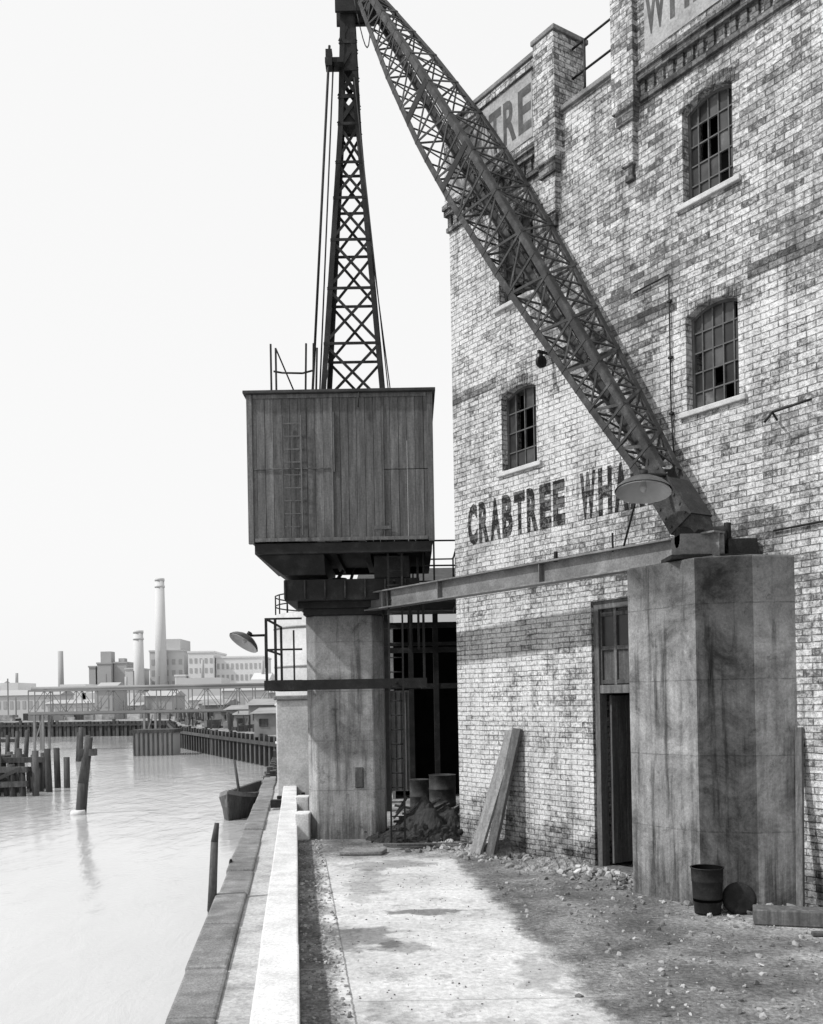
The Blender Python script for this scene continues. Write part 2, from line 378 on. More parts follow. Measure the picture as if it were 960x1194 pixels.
def heap(name,mat,cx,cy,rx,ry,h,seed):
    b=B(name,mat); n=36; G=[]
    for i in range(n+1):
        row=[]
        for j in range(n+1):
            u=i/n*2-1; v=j/n*2-1; rr=math.hypot(u,v)
            z=h*max(0,1-rr**1.6)*(1+.5*mnoise.noise(V(u*3+seed,v*3,0)))+.05*mnoise.noise(V(u*11+seed,v*11,2))*(1 if rr<1 else 0)-.01
            row.append(b.bm.verts.new((cx+u*rx,cy+v*ry,max(z,-.01))))
        G.append(row)
    for i in range(n):
        for j in range(n): b.bm.faces.new([G[i][j],G[i+1][j],G[i+1][j+1],G[i][j+1]])
    b.done()
heap('spoil_heap',M['heap'],.22,12.3,.55,.7,.42,1)
heap('spoil_heap',M['heap'],-.1,12.0,.5,.4,.16,3)
heap('dirt_bank',M['dirt'],.95,10.75,.5,.35,.13,5)
heap('dirt_bank',M['dirt'],1.45,9.85,.45,.35,.09,8)
pts=[(random.gauss(.1,.3),random.gauss(11.9,.3),random.uniform(.02,.2),random.uniform(.02,.05)) for i in range(70)]
stones('broken_brick',pts,M['heap'])

# ------------------------------------------------------------ warehouse
W=empty('brick_warehouse',C0,math.atan2(D.y,D.x))
wins=[(.885,1.455,4.15,5.03),(3.43,3.98,4.17,5.07),(.885,1.455,5.95,6.85),(3.43,3.96,5.99,6.88),
      (6.0,6.56,4.15,5.05),(6.0,6.56,5.97,6.87),(8.6,9.16,4.15,5.05),(8.6,9.16,5.97,6.87)]
door=(2.2,2.92,-.05,2.62)
holes=wins+[door]
LEN=12.
def wall(b,s0,s1,z0,z1,holes,y=0,mi=0):
    xs=sorted(set([s0,s1]+[h[0] for h in holes]+[h[1] for h in holes])); zs=sorted(set([z0,z1]+[h[2] for h in holes]+[h[3] for h in holes]))
    for i in range(len(xs)-1):
        for j in range(len(zs)-1):
            cx=(xs[i]+xs[i+1])/2; cz=(zs[j]+zs[j+1])/2
            if any(h[0]<cx<h[1] and h[2]<cz<h[3] for h in holes): continue
            b.face([(xs[i],y,zs[j]),(xs[i+1],y,zs[j]),(xs[i+1],y,zs[j+1]),(xs[i],y,zs[j+1])],mi)
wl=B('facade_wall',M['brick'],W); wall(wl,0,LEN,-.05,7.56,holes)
def arcz(h,s,rise=.075):
    u=(s-(h[0]+h[1])/2)/((h[1]-h[0])/2); return h[3]-rise*u*u
for h in holes:
    a,c,z0,z1=h
    for s in (a,c): wl.face([(s,0,z0),(s,.28,z0),(s,.28,z1),(s,0,z1)])
    wl.face([(a,0,z1),(c,0,z1),(c,.28,z1),(a,.28,z1)])
    if h is not door:
        n=10
        for i in range(n):
            s0=a+(c-a)*i/n; s1=a+(c-a)*(i+1)/n
            wl.face([(s0,0,arcz(h,s0)),(s1,0,arcz(h,s1)),(s1,0,z1),(s0,0,z1)])
            wl.face([(s0,0,arcz(h,s0)),(s1,0,arcz(h,s1)),(s1,.1,arcz(h,s1)),(s0,.1,arcz(h,s0))])
wl.done(False)
sh=B('side_and_back_walls',M['brick'],W)
sh.box(0.001,.25,.01,8,-.05,7.5); sh.box(LEN-.25,LEN,.01,8,-.05,7.5); sh.box(.25,LEN-.25,7.75,8,-.05,7.5)
sh.done()
rf=B('roof',M['roof'],W); rf.box(.26,LEN-.26,.02,7.74,7.2,7.32); rf.box(.26,LEN-.26,.5,7.74,5.4,5.5);rf.box(.26,LEN-.26,.5,7.74,3.0,3.1); rf.done()
ar=B('window_arches',M['brickmid'],W)
for h in wins:
    n=16; a=h[0]-.03; c=h[1]+.03
    for i in range(n):
        s=a+(c-a)*(i+.5)/n; z=arcz(h,s)+.003; u=(s-(h[0]+h[1])/2)
        dirv=V(u*.5,0,1).normalized()
        p=V(s,.012-random.uniform(0,.004),z); ar.beam(p,p+dirv*.1,(c-a)/n*.82,.03,up=(0,1,0))
ar.done()
sl=B('window_sills',M['stone'],W,bevel=.008)
for h in wins: sl.box(h[0]-.07,h[1]+.08,-.035,.09,h[2]-.045,h[2]+.004)
sl.done()
fr=B('window_frames',M['frame'],W); gl=B('window_glass',M['glass'],W); bk=B('dark_openings',M['black'],W)
random.seed(11)
for k,h in enumerate(wins):
    a,c,z0,z1=h; cols=5 if k%2 else 4; rows=5 if k%2 else 4; yf=.1
    fr.box(a,a+.025,yf-.02,yf+.02,z0,z1-.05); fr.box(c-.025,c,yf-.02,yf+.02,z0,z1-.05); fr.box(a,c,yf-.018,yf+.018,z0,z0+.025)
    for i in range(1,cols): 
        s=a+(c-a)*i/cols; fr.box(s-.006,s+.006,yf-.012,yf+.012,z0,arcz(h,s))
    for j in range(1,rows):
        z=z0+(z1-.03-z0)*j/rows; fr.box(a,c,yf-.010,yf+.010,z-.006,z+.006)
    n=10
    for i in range(n):
        s0=a+(c-a)*i/n; s1=a+(c-a)*(i+1)/n
        fr.beam((s0,yf,arcz(h,s0)-.012),(s1,yf,arcz(h,s1)-.012),.03,.025)
    for i in range(cols):
        for j in range(rows):
            broken=(1<=i<=2 and (j in (rows-2,rows-3)) and k in (0,3)) or random.random()<.12
            s0=a+(c-a)*i/cols; s1=a+(c-a)*(i+1)/cols; za=z0+(z1-.03-z0)*j/rows; zb=z0+(z1-.03-z0)*(j+1)/rows
            if not broken:
                t=random.uniform(-.004,.004)
                gl.face([(s0,yf+.003+t,za),(s1,yf+.003-t,za),(s1,yf+.003-t,zb),(s0,yf+.003+t,zb)])
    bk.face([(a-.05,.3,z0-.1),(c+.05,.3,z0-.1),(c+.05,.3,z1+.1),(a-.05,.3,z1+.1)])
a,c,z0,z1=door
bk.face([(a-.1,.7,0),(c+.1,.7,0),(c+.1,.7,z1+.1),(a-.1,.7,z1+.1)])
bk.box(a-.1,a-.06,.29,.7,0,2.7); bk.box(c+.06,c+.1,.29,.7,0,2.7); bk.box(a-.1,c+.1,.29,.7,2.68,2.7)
fr.done(); gl.done(False); bk.done(False)
df=B('door_frame',M['wood'],W,bevel=.004)
df.box(a,a+.07,.03,.13,0,z1); df.box(c-.07,c,.03,.13,0,z1); df.box(a+.07,c-.07,.03,.13,z1-.08,z1); df.box(a+.07,c-.07,.035,.125,1.72,1.8)
df.box(a-.04,c+.04,-.02,.2,-.01,.03)
df.box(a+.07,c-.07,.08,.1,1.8,z1-.08)
for i in range(4):
    s=a+.07+(c-a-.14)*i/3; df.box(max(s-.018,a+.07),min(s+.018,c-.07),.055,.079,1.8,z1-.08)
for z in (1.83,2.16,2.49): df.box(a+.07,c-.07,.06,.0785,z-.02,z+.02)
for i in range(5):
    df.box(a+.09,a+.12,.14+i*.1,.235+i*.1,.05,1.7)
df.done()
lt=B('door_hatch_panes',M['glass'],W)
for i in range(3):
    s=a+.07+(c-a-.14)*i/3
    lt.face([(s+.02,.0785,2.18),(s+(c-a-.14)/3-.02,.0785,2.18),(s+(c-a-.14)/3-.02,.0785,2.47),(s+.02,.0785,2.47)])
lt.done(False)
pa=B('parapets',M['brick'],W,bevel=.006)
pn=B('sign_panels',M['panel'],W)
pd=B('cornice',M['brickdark'],W,bevel=.004)
cp=B('parapet_coping',M['coping'],W,bevel=.008)
def parapet(s0,s1):
    pa.box(s0,s1,-.05,.3,7.42,8.28)
    pn.box(s0+.12,s1-.08,-.056,-.045,7.5,8.18)
    pd.box(s0-.01,s1+.01,-.085,.05,7.36,7.42); pd.box(s0-.01,s1+.01,-.06,.05,7.3,7.357)
    pd.box(s0,s1,-.035,.05,7.12,7.17)
    n=int((s1-s0)/.11)
    for i in range(n):
        s=s0+(s1-s0)*(i+.5)/n; pd.box(s-.032,s+.032,-.03,.05,7.175,7.297)
    pa.box(s0,s1,-.08,-.04,8.19,8.275)
    cp.box(s0-.03,s1+.03,-.1,.34,8.28,8.33)
parapet(-.02,1.62); parapet(2.95,LEN)
def pilaster(s0,s1,top):
    pa.box(s0,s1,-.11,.34,7.1,top); cp.box(s0-.02,s1+.02,-.125,.36,top,top+.05)
    pd.box(s0+.03,s1-.03,-.085,.05,6.98,7.1)
    pa.box(s0+.06,s1-.06,-.06,.05,6.6,6.98); pd.box(s0+.09,s1-.09,-.04,.05,6.46,6.6)
pilaster(1.62,1.93,8.36); pilaster(2.7,2.97,8.42)
cp.box(1.93,2.7,-.04,.3,7.56,7.61)
cp.done(); pa.done(); pn.done()
for s0,s1 in ((0,.8),(1.56,3.34),(4.08,5.9),(6.66,8.5),(9.26,LEN)):
    pd.box(s0,s1,-.003,.05,5.1,5.22)
pd.done()
rl=B('parapet_railing',M['steel'],W)
for z in (7.95,8.25): rl.cyl((1.93,.15,z),(2.7,.15,z),.012)
for s in (2.1,2.55): rl.cyl((s,.15,7.6),(s,.15,8.26),.012)
rl.done()
def letters(name,text,s0,z0,h,pitches,mat,off=.09,yy=-.004,wf=.85):
    b=B(name,mat,W); s=s0
    for ch,pw in zip(text,pitches):
        if ch!=' ':
            cu=bpy.data.curves.new('tmp','FONT'); cu.body=ch; cu.offset=off*.6; cu.resolution_u=3
            ob=bpy.data.objects.new('tmp',cu); scene.collection.objects.link(ob)
            dg=bpy.context.evaluated_depsgraph_get(); dg.update()
            me=bpy.data.meshes.new_from_object(ob.evaluated_get(dg))
            x=[v.co.x for v in me.vertices]; y=[v.co.y for v in me.vertices]
            x0,x1,y0,y1=min(x),max(x),min(y),max(y)
            vs=[]
            for v in me.vertices:
                vs.append(b.bm.verts.new((s+(v.co.x-x0)/(x1-x0)*pw*wf,yy,z0+(v.co.y-y0)/(y1-y0)*h)))
            for p in me.polygons:
                try: b.bm.faces.new([vs[i] for i in p.vertices])
                except ValueError: pass
            bpy.data.objects.remove(ob); 
        s+=pw
    b.done(False)
letters('wall_lettering','CRABTREE WHARF',.255,3.44,.46,[.205]*8+[.19]+[.25]+[.21]*4,M['letter'])
letters('parapet_lettering','TRE',.83,7.6,.46,[.245]*3,M['letter2'],off=.05,yy=-.0585)
letters('parapet_lettering_right','WHARF',3.08,7.64,.42,[.29]+[.25]*4,M['letter2'],off=.05,yy=-.0585)
cd=B('wall_conduit',M['steel'],W)
cd.path([(2.85,-.02,5.42),(3.27,-.02,5.44),(3.27,-.02,4.2),(3.3,-.02,3.7)],.007)
cd.path([(4.35,-.02,3.88),(4.42,-.18,3.9),(4.75,-.16,3.92)],.01); cd.path([(4.42,-.18,3.9),(4.36,-.2,3.83)],.01)
cd.path([(4.3,-.02,3.0),(5.6,-.02,3.02)],.009)
for z in (5.2,4.7,4.2): cd.box(3.25,3.29,-.03,.002,z-.01,z+.01)
cd.done()
pu=B('wall_pulley',M['steel'],W); pu.cyl((1.68,-.14,5.1),(1.72,-.14,5.1),.06,n=20); pu.beam((1.7,.0,5.2),(1.7,-.18,5.2),.025); pu.beam((1.7,-.14,5.2),(1.7,-.14,5.08),.04,.02); pu.done()

# ------------------------------------------------------------ piers
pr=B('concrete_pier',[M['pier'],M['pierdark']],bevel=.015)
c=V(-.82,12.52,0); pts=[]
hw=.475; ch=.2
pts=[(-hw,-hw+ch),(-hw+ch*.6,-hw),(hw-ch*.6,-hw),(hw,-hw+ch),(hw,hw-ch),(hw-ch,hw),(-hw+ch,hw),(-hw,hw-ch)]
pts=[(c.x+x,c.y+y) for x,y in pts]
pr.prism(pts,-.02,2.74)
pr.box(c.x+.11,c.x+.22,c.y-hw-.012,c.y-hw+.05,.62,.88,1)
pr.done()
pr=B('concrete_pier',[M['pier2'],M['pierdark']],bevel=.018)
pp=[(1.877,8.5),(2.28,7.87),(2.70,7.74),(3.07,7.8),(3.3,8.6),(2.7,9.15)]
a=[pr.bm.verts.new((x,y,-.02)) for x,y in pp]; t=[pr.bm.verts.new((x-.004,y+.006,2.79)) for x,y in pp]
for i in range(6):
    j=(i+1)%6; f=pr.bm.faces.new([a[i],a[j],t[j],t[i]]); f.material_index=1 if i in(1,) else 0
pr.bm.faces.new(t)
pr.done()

# ------------------------------------------------------------ crane
CR=empty('wharf_crane',(0,0,0))
cab=B('cab_boards',M['board'],CR,bevel=.003)
x0,x1,y0,y1=-1.85,.29,11.5,13.6; zb,zt=3.56,5.28
n=22
for i in range(n):
    a=x0+(x1-x0)*i/n; c_=x0+(x1-x0)*(i+1)/n; o=random.uniform(0,.008)
    for yy,sg in ((y0,1),(y1,-1)):
        if i>=16:
            cab.box(a+.001,c_-.001,min(yy+sg*o,yy+sg*.04),max(yy+sg*o,yy+sg*.04),zb,zb+.82)
            cab.box(a+.001,c_-.001,min(yy+sg*o,yy+sg*.04),max(yy+sg*o,yy+sg*.04),zb+.828,zt)
        else: cab.box(a+.001,c_-.001,min(yy+sg*o,yy+sg*.04),max(yy+sg*o,yy+sg*.04),zb+random.uniform(-.01,.01),zt)
n=20
for i in range(n):
    a=y0+.045+(y1-y0-.09)*i/n; c_=y0+.045+(y1-y0-.09)*(i+1)/n; o=random.uniform(0,.008)
    cab.box(x0+o,x0+.04,a+.003,c_-.003,zb,zt); cab.box(x1-.04,x1-o,a+.003,c_-.003,zb,zt)
cab.done()
ct=B('cab_trim',M['board'],CR,bevel=.003)
ct.box(x0-.015,x0+.05,y0-.015,y0+.05,zb-.02,zt-.002); ct.box(x1-.05,x1+.015,y0-.015,y0+.05,zb-.02,zt-.002)
ct.box(x0+.06,x1-.06,y0-.012,y0-.001,zt-.05,zt-.003); ct.box(x0+.06,x1-.06,y0-.014,y0-.001,zb,zb+.04)
ct.box(-.885,-.865,y0-.012,y0-.001,zb+.041,zt-.051); ct.box(-.29,-.27,y0-.012,y0-.001,zb+.041,zt-.051)
ct.box(x0+.06,-.9,y0-.010,y0-.001,zb+.84,zb+.855)
ct.box(-.86,-.845,y0-.02,y0-.001,zb+.8,zb+1.5)
for x in (-1.45,-1.23): ct.box(x-.009,x+.009,y0-.05,y0-.035,3.62,5.02)
for i in range(9): ct.box(-1.44,-1.24,y0-.046,y0-.038,3.72+i*.15,3.732+i*.15)
ct.box(-.4,-.2,y0-.03,y0-.015,zb+.12,zb+.16)
ct.done()
cr=B('cab_roof',M['roof'],CR,bevel=.005); cr.box(x0-.05,x1+.05,y0-.06,y1+.06,zt,zt+.035); cr.box(x0+.06,x1-.06,y0+.05,y1-.05,zt-.03,zt-.001); cr.done()
uf=B('slewing_platform',[M['steel'],M['steel2']],CR,bevel=.004)
uf.box(x0+.05,x1-.02,y0+.02,y0+.1,zb-.14,zb-.015); uf.box(x0+.05,x1-.02,y1-.1,y1-.02,zb-.14,zb-.015)
uf.box(x0+.05,x0+.13,y0+.1,y1-.1,zb-.14,zb-.015); uf.box(x1-.1,x1-.02,y0+.1,y1-.1,zb-.14,zb-.015)
uf.box(x0+.13,x1-.1,y0+.1,y1-.1,zb-.06,zb-.02)
for x in (-1.35,-.9,-.5,-.1): uf.box(x-.04,x+.04,y0+.1,y1-.1,zb-.13,zb-.06)
uf.hexa([(-1.5,11.75,3.2),(-1.0,11.75,3.2),(-1.0,13.3,3.2),(-1.5,13.3,3.2),(-1.78,11.6,3.42),(-1.0,11.6,3.42),(-1.0,13.4,3.42),(-1.78,13.4,3.42)])
uf.box(-.42,.0,11.8,13.25,3.155,3.42)
uf.box(-1.5,.12,11.8,13.2,2.9,3.15,0)
uf.box(-1.36,-.3,11.95,13.1,2.82,2.9); uf.box(-1.3,-.35,12.0,13.05,2.741,2.82)
for i in range(7): uf.box(-1.5+i*.24,-1.48+i*.24,11.76,11.8,2.92,3.14,1)
uf.cyl((-.87,12.3,3.15),(-.87,12.3,3.22),.09,n=16); uf.cyl((-.74,12.25,3.15),(-.68,12.25,3.34),.02); uf.beam((-.9,12.3,3.2),(-.82,12.3,3.32),.04)
uf.done()
def lattice(b,secs,S,U,cw,dw,cross=True,ct_=.012,horiz=True):
    rings=[]
    for c_,hs,hu in secs: rings.append([c_-S*hs-U*hu,c_+S*hs-U*hu,c_+S*hs+U*hu,c_-S*hs+U*hu])
    sgn=[(-1,-1),(1,-1),(1,1),(-1,1)]
    for pi_,(A,C) in enumerate(zip(rings[:-1],rings[1:])):
        for k in range(4):
            sx,su=sgn[k]
            b.beam(A[k]-S*sx*cw/2,C[k]-S*sx*cw/2,cw,ct_,up=U)
            b.beam(A[k]-U*su*cw/2,C[k]-U*su*cw/2,ct_,cw,up=U)
        for k in range(4):
            j=(k+1)%4; nrm=(U if k in (0,2) else S)
            if cross or (pi_+k)%2==0: b.beam(A[k],C[j],dw,.008,up=nrm)
            if cross or (pi_+k)%2==1: b.beam(A[j]+nrm*.008,C[k]+nrm*.008,dw,.008,up=nrm)
            if horiz is True or (horiz and pi_%horiz==0): b.beam(C[k]-nrm*.005,C[j]-nrm*.005,dw,.01,up=nrm)
tw=B('lattice_mast',[M['steel'],M['steel2']],CR)
X=V(1,0,0);Y=V(0,1,0)
tc_=V(-.65,12.45,0)
def th(z): return .4+(.135-.4)*(z-5.3)/(8.84-5.3) if z<8.84 else .135+(.085-.135)*(z-8.84)/1.5
zs=[5.3,6.08,6.78,7.4,7.94,8.4,8.9]
lattice(tw,[(tc_+V(0,0,z),th(z),th(z)) for z in zs],X,Y,.058,.034)
zs2=[8.9,9.25,9.6,9.95,10.36]
lattice(tw,[(tc_+V(0,0,z),th(z),th(z)) for z in zs2],X,Y,.06,.05)
tw.frustum(tc_+V(0,-.01,9.6),(.07,.09),tc_+V(0,-.01,10.4),(.07,.08),X,Y)
tw.frustum(tc_+V(0,0,8.9),(.1,.1),tc_+V(0,0,9.15),(.09,.1),X,Y)
tw.box(-1.1,-.2,12.02,12.12,5.317,5.39); tw.box(-1.1,-.2,12.8,12.9,5.317,5.39)
tw.box(-.8,-.3,12.3,12.34,10.3,10.62); tw.box(-.8,-.3,12.56,12.6,10.3,10.62)
tw.cyl((-.5,12.36,10.45),(-.5,12.54,10.45),.14,n=20)
tw.done()
jb_=B('lattice_jib',[M['steel2'],M['steel']],CR)
J0=V(2.38,8.08,2.98); J1=V(-.42,12.25,10.5); ax=(J1-J0).normalized()
S=V(.83,.557,0); S=(S-ax*S.dot(ax)).normalized(); U=S.cross(ax).normalized()
if U.z<0: U=-U
prof=[(0,.09),(.07,.12),(.2,.185),(.4,.26),(.55,.29),(.65,.285),(.8,.225),(.93,.14),(1,.09)]
def pf(t):
    for (a,u),(c_,v) in zip(prof[:-1],prof[1:]):
        if a<=t<=c_: return u+(v-u)*(t-a)/(c_-a)
    return prof[-1][1]
ts=[.075]; 
while ts[-1]<.96: ts.append(ts[-1]+ (.016+pf(ts[-1])*.075))
ts[-1]=.98
lattice(jb_,[(J0.lerp(J1,t),pf(t)*1.05,pf(t)*.95) for t in ts],S,U,.06,.026,cross=False,horiz=True)
jb_.frustum(J0,(.1,.09),J0.lerp(J1,.02),(.12,.13),S,U,0)
for sg in (-1,1):
    p=J0.lerp(J1,0.015)+S*sg*.125; q=J0.lerp(J1,.085)+S*sg*.135
    jb_.frustum(p,(.008,.13),q,(.008,.12),S,U)
for sg in(-1,1):
    p=J0.lerp(J1,.015)+U*sg*.125; q=J0.lerp(J1,.06)+U*sg*.12
    jb_.frustum(p,(.12,.008),q,(.13,.008),S,U)
for i in range(6):
    for w in (-.09,.09):
        p=J0.lerp(J1,.02+i*.011)-S*.135+U*w; jb_.cyl(p,p-S*.012,.012,n=8)
jb_.frustum(J0.lerp(J1,.95),(.1,.1),J0.lerp(J1,1.0),(.08,.08),S,U)
for t in (.56,.7): 
    w=pf(t); jb_.frustum(J0.lerp(J1,t)-S*(w*1.05+.008),(.004,w*.9),J0.lerp(J1,t+.010)-S*(w*1.05+.008),(.004,w*.9),S,U,1)
jb_.cyl(J0.lerp(J1,.08)+S*.03,J0.lerp(J1,.97)+S*.03,.01,n=6,mi=1); jb_.cyl(J0.lerp(J1,.08)-S*.05+U*.04,J0.lerp(J1,.97)-S*.03,.008,n=6,mi=1)
jb_.done()
gd=B('tie_girder',[M['girder'],M['steel']],CR,bevel=.002)
G0=V(-.5,12.0,2.885); G1=V(2.5,7.93,2.9)
gd.beam(G0,G1,.012,.2); gd.beam(G0+V(0,0,.1),G1+V(0,0,.1),.14,.016); gd.beam(G0-V(0,0,.1),G1-V(0,0,.1),.14,.016)
gg=(G1-G0).normalized(); gn=V(gg.y,-gg.x,0)
for i in (0,2,5,8):
    p=G0.lerp(G1,(i+.7)/9.5)
    for sg in (-1,1): gd.beam(p+gn*sg*.035+V(0,0,-.09),p+gn*sg*.035+V(0,0,.09),.01,.055,up=gn)
gd.done()
fb=B('foot_bearing',[M['steel'],M['girder']],CR,bevel=.005)
fb.box(2.12,2.86,7.98,8.3,2.793,2.83); fb.box(2.2,2.56,7.99,8.26,2.83,3.0,1); fb.box(2.6,2.84,8.02,8.22,2.83,2.96); fb.cyl((2.2,8.08,2.98),(2.58,8.08,2.98),.09,n=16)
fb.cyl((2.62,8.1,2.96),(2.62,8.1,3.1),.03); fb.box(2.9,3.05,8.0,8.2,2.79,2.83)
fb.cyl((1.82,8.8,2.98),(1.82,8.8,3.15),.01); fb.cyl((1.4,9.4,2.98),(1.4,9.4,3.08),.02)
fb.done()
gy=B('access_gallery',M['steel'],CR)
gy.box(-1.76,.19,11.8,11.86,1.83,1.95); gy.box(-1.76,-1.7,11.86,13.3,1.83,1.95); gy.box(.13,.19,11.86,13.3,1.83,1.95); gy.box(-1.70,.13,13.24,13.3,1.83,1.95)
gy.box(-1.69,-1.32,11.87,13.2,1.93,1.955)
for x in (-1.73,-1.62): gy.beam((x,11.83,1.95),(x,11.83,2.7),.03)
gy.beam((-1.73,13.2,1.95),(-1.73,13.2,2.7),.03); gy.beam((-1.4,11.83,1.95),(-1.4,11.83,2.55),.02)
for z in (2.69,2.32):
    gy.beam((-1.73,11.83,z),(-1.73,13.2,z),.022); gy.beam((-1.73,11.83,z),(-1.3,11.83,z),.022)
gy.beam((.16,11.83,1.95),(.16,11.83,2.9),.03)
for x in (-.265,-.105): gy.beam((x,11.6,0),(x+.02,11.62,3.75),.022,.035)
for i in range(22): gy.cyl((-.265,11.605,.15+i*.17),(-.1,11.605,.15+i*.17),.008,n=6)
for z in (1.9,3.1): gy.beam((-.18,11.6,z),(-.18,11.9,z),.02)
gy.box(-.05,.62,11.85,13.5,2.93,2.955); gy.box(-.05,.62,11.83,11.86,2.86,2.96)
gy.box(.59,.62,11.86,13.5,2.86,2.925)
for p in ((.17,11.86),(.6,11.9),(.6,12.7),(.6,13.45),(.3,11.86),(.05,13.45)): gy.beam((p[0],p[1],2.95),(p[0],p[1],3.62),.022)
for z in (3.6,3.3): gy.beam((.17,11.86,z),(.6,11.88,z),.018); gy.beam((.6,11.88,z),(.6,13.45,z),.018); gy.beam((.05,13.45,z),(.6,13.45,z),.018)
for x in (.0,.1): gy.beam((x,11.9,2.3),(x,11.9,3.4),.03)
gy.done()
rr=B('roof_rails_and_stays',M['steel'],CR)
for x in (-1.63,-1.57,-1.22,-1.13): rr.beam((x,11.95,5.31),(x+(.02 if x>-1.3 else 0),11.95,6.03 if x not in(-1.57,) else 5.98),.022)
rr.path([(-1.6,11.95,5.7),(-1.5,11.95,5.68),(-1.25,11.95,5.67),(-1.13,11.95,5.7)],.012); rr.path([(-1.57,11.95,5.98),(-1.35,12.3,5.45)],.01)
rr.path([(-1.13,12.3,5.3),(-1.1,12.3,6.1)],.014)
rr.cyl((-.87,12.2,9.8),(-1.17,12.2,5.3),.016,n=8); rr.cyl((-.83,12.3,9.7),(-1.09,12.3,5.3),.01,n=8)
rr.box(-.93,-.7,12.2,12.4,9.6,9.66); rr.box(-.92,-.84,12.18,12.3,9.55,9.75)
rr.cyl((-.57,12.2,9.4),(-.2,12.0,5.3),.008,n=6); rr.cyl((-.55,12.3,8.7),(-.17,12.1,5.3),.008,n=6)
lp=[V(-.55+.2*t+.05*math.sin(t*3.1),12.1,10.3-.5*math.sin(t*3.14)*1.2) for t in [i/10 for i in range(11)]]
rr.path(lp,.007)
rr.path([V(-.65,12.0,5.34),V(-.6,11.6,5.34),V(-.55,11.45,5.27),V(-.56,11.46,5.1)],.008)
rr.done()

# ------------------------------------------------------------ floodlights
def bowl(name,c,axis,r,extra):
    e=empty(name)
    b=B('reflector',[M['lampshade'],M['white'],M['steel']],e)
    pr_=[(.0,-.52*r),(.12*r,-.51*r),(.25*r,-.47*r),(.55*r,-.38*r),(.82*r,-.22*r),(.96*r,-.08*r),(r,0),(1.04*r,.05*r)]
    b.revolve(pr_,c,axis,mi=0); b.revolve([(max(0,p[0]*.97),p[1]+.012) for p in pr_[1:]],c,axis,mi=1)
    cc=Vector(c); ad=Vector(axis).normalized()
    b.cyl(cc-ad*.5*r,cc-ad*.75*r,.16*r,mi=2)
    b.revolve([(0,.1*r),(.1*r,.05*r),(.14*r,-.1*r),(.07*r,-.35*r)],c,axis,mi=1,n=14)
    for p,q,rad in extra: b.cyl(p,q,rad,n=8,mi=2)
    b.done(False)
bowl('floodlight',(1.9,7.95,3.35),(-.08,-.2,-.97),.22,[((1.91,8.02,3.49),(2.15,8.2,3.52),.016),((2.15,8.2,3.52),(2.25,8.35,3.3),.016),((1.9,8.1,3.4),(1.9,8.75,2.99),.01),((1.91,8.0,3.46),(1.9,8.1,3.4),.01)])
bowl('floodlight',(-2.0,11.85,2.42),(-.45,-.3,-.75),.19,[((-1.95,11.92,2.5),(-1.74,11.9,2.5),.015),((-1.74,11.85,2.5),(-1.74,11.85,2.1),.015)])

# ------------------------------------------------------------ clutter
pk=B('leaning_planks',[M['woodlight'],M['wood']],bevel=.004)
p=loc(.82,-.42); q=loc(1.0,-.02,1.33); pk.beam(p,q,.17,.035,up=-N,mi=0)
p=loc(1.0,-.36); q=loc(1.1,-.03,1.36); pk.beam(p,q,.13,.04,up=-N,mi=1)
p=loc(.7,-.3); q=loc(.98,-.03,1.2); pk.beam(p,q,.08,.03,up=-N,mi=1)
pk.done()
pk=B('leaning_plank',[M['wood']],bevel=.004)
p=loc(4.62,-.22); q=loc(4.5,-.02,1.42); pk.beam(p,q,.06,.03,up=-N); pk.done()
tb=B('timber_baulk',M['wood'],bevel=.008)
tb.beam((2.5,7.3,.06),(3.3,7.05,.06),.2,.11); tb.beam((2.75,6.85,.02),(3.3,6.75,.02),.05,.03); tb.done()
tb=B('ground_planks',M['wood'],bevel=.004)
tb.beam((-.35,11.35,.03),(.55,11.15,.03),.06,.03); tb.beam((-.2,11.15,.055),(.65,11.3,.03),.08,.025); tb.done()
tb=B('paving_slab',M['coping'],bevel=.01); tb.prism([(-.82,10.75),(-.35,10.7),(-.3,10.95),(-.5,11.0),(-.78,10.98)],0.008,.05); tb.done()
bu=B('oil_drum_bin',[M['steel'],M['black']])
c=V(2.26,7.62,0); bu.revolve([(0,.006),(.098,.006),(.1,.02),(.108,.12),(.112,.125),(.11,.135),(.116,.25),(.12,.255),(.118,.265),(.122,.35),(.128,.355),(.128,.362),(.117,.36)],c,(0,0,1),mi=0)
bu.revolve([(.117,.36),(.108,.1),(0,.08)],c,(0,0,1),mi=1); bu.done(False)
ty=B('bin_lid',[M['steel'],M['steel']])
ty.revolve([(0,.03),(.03,.035),(.05,.02),(.1,.015),(.125,.005),(.13,-.01),(.125,-.02),(0,-.02)],V(2.5,7.6,.115),(-.15,-.9,.35),n=30); ty.done(False)
ba=B('steel_drum',[M['steel2'],M['steel']])
ba.revolve([(0,.0),(.19,0),(.2,.02),(.19,.04),(.19,.19),(.2,.2),(.19,.21),(.19,.4),(.2,.41),(.19,.42),(.19,.6),(.2,.61),(.19,.61),(.18,.58),(0,.58)],V(.42,14.1,0),(0,0,1)); ba.done(False)
ba=B('steel_drum',[M['steel2'],M['steel']])
ba.revolve([(0,.0),(.15,0),(.155,.02),(.15,.04),(.15,.25),(.16,.26),(.15,.27),(.15,.5),(.16,.51),(.14,.5),(0,.48)],V(.1,14.6,0),(0,0,1)); ba.done(False)
jk=B('timber_offcuts',[M['wood'],M['woodlight'],M['steel2']],bevel=.003)
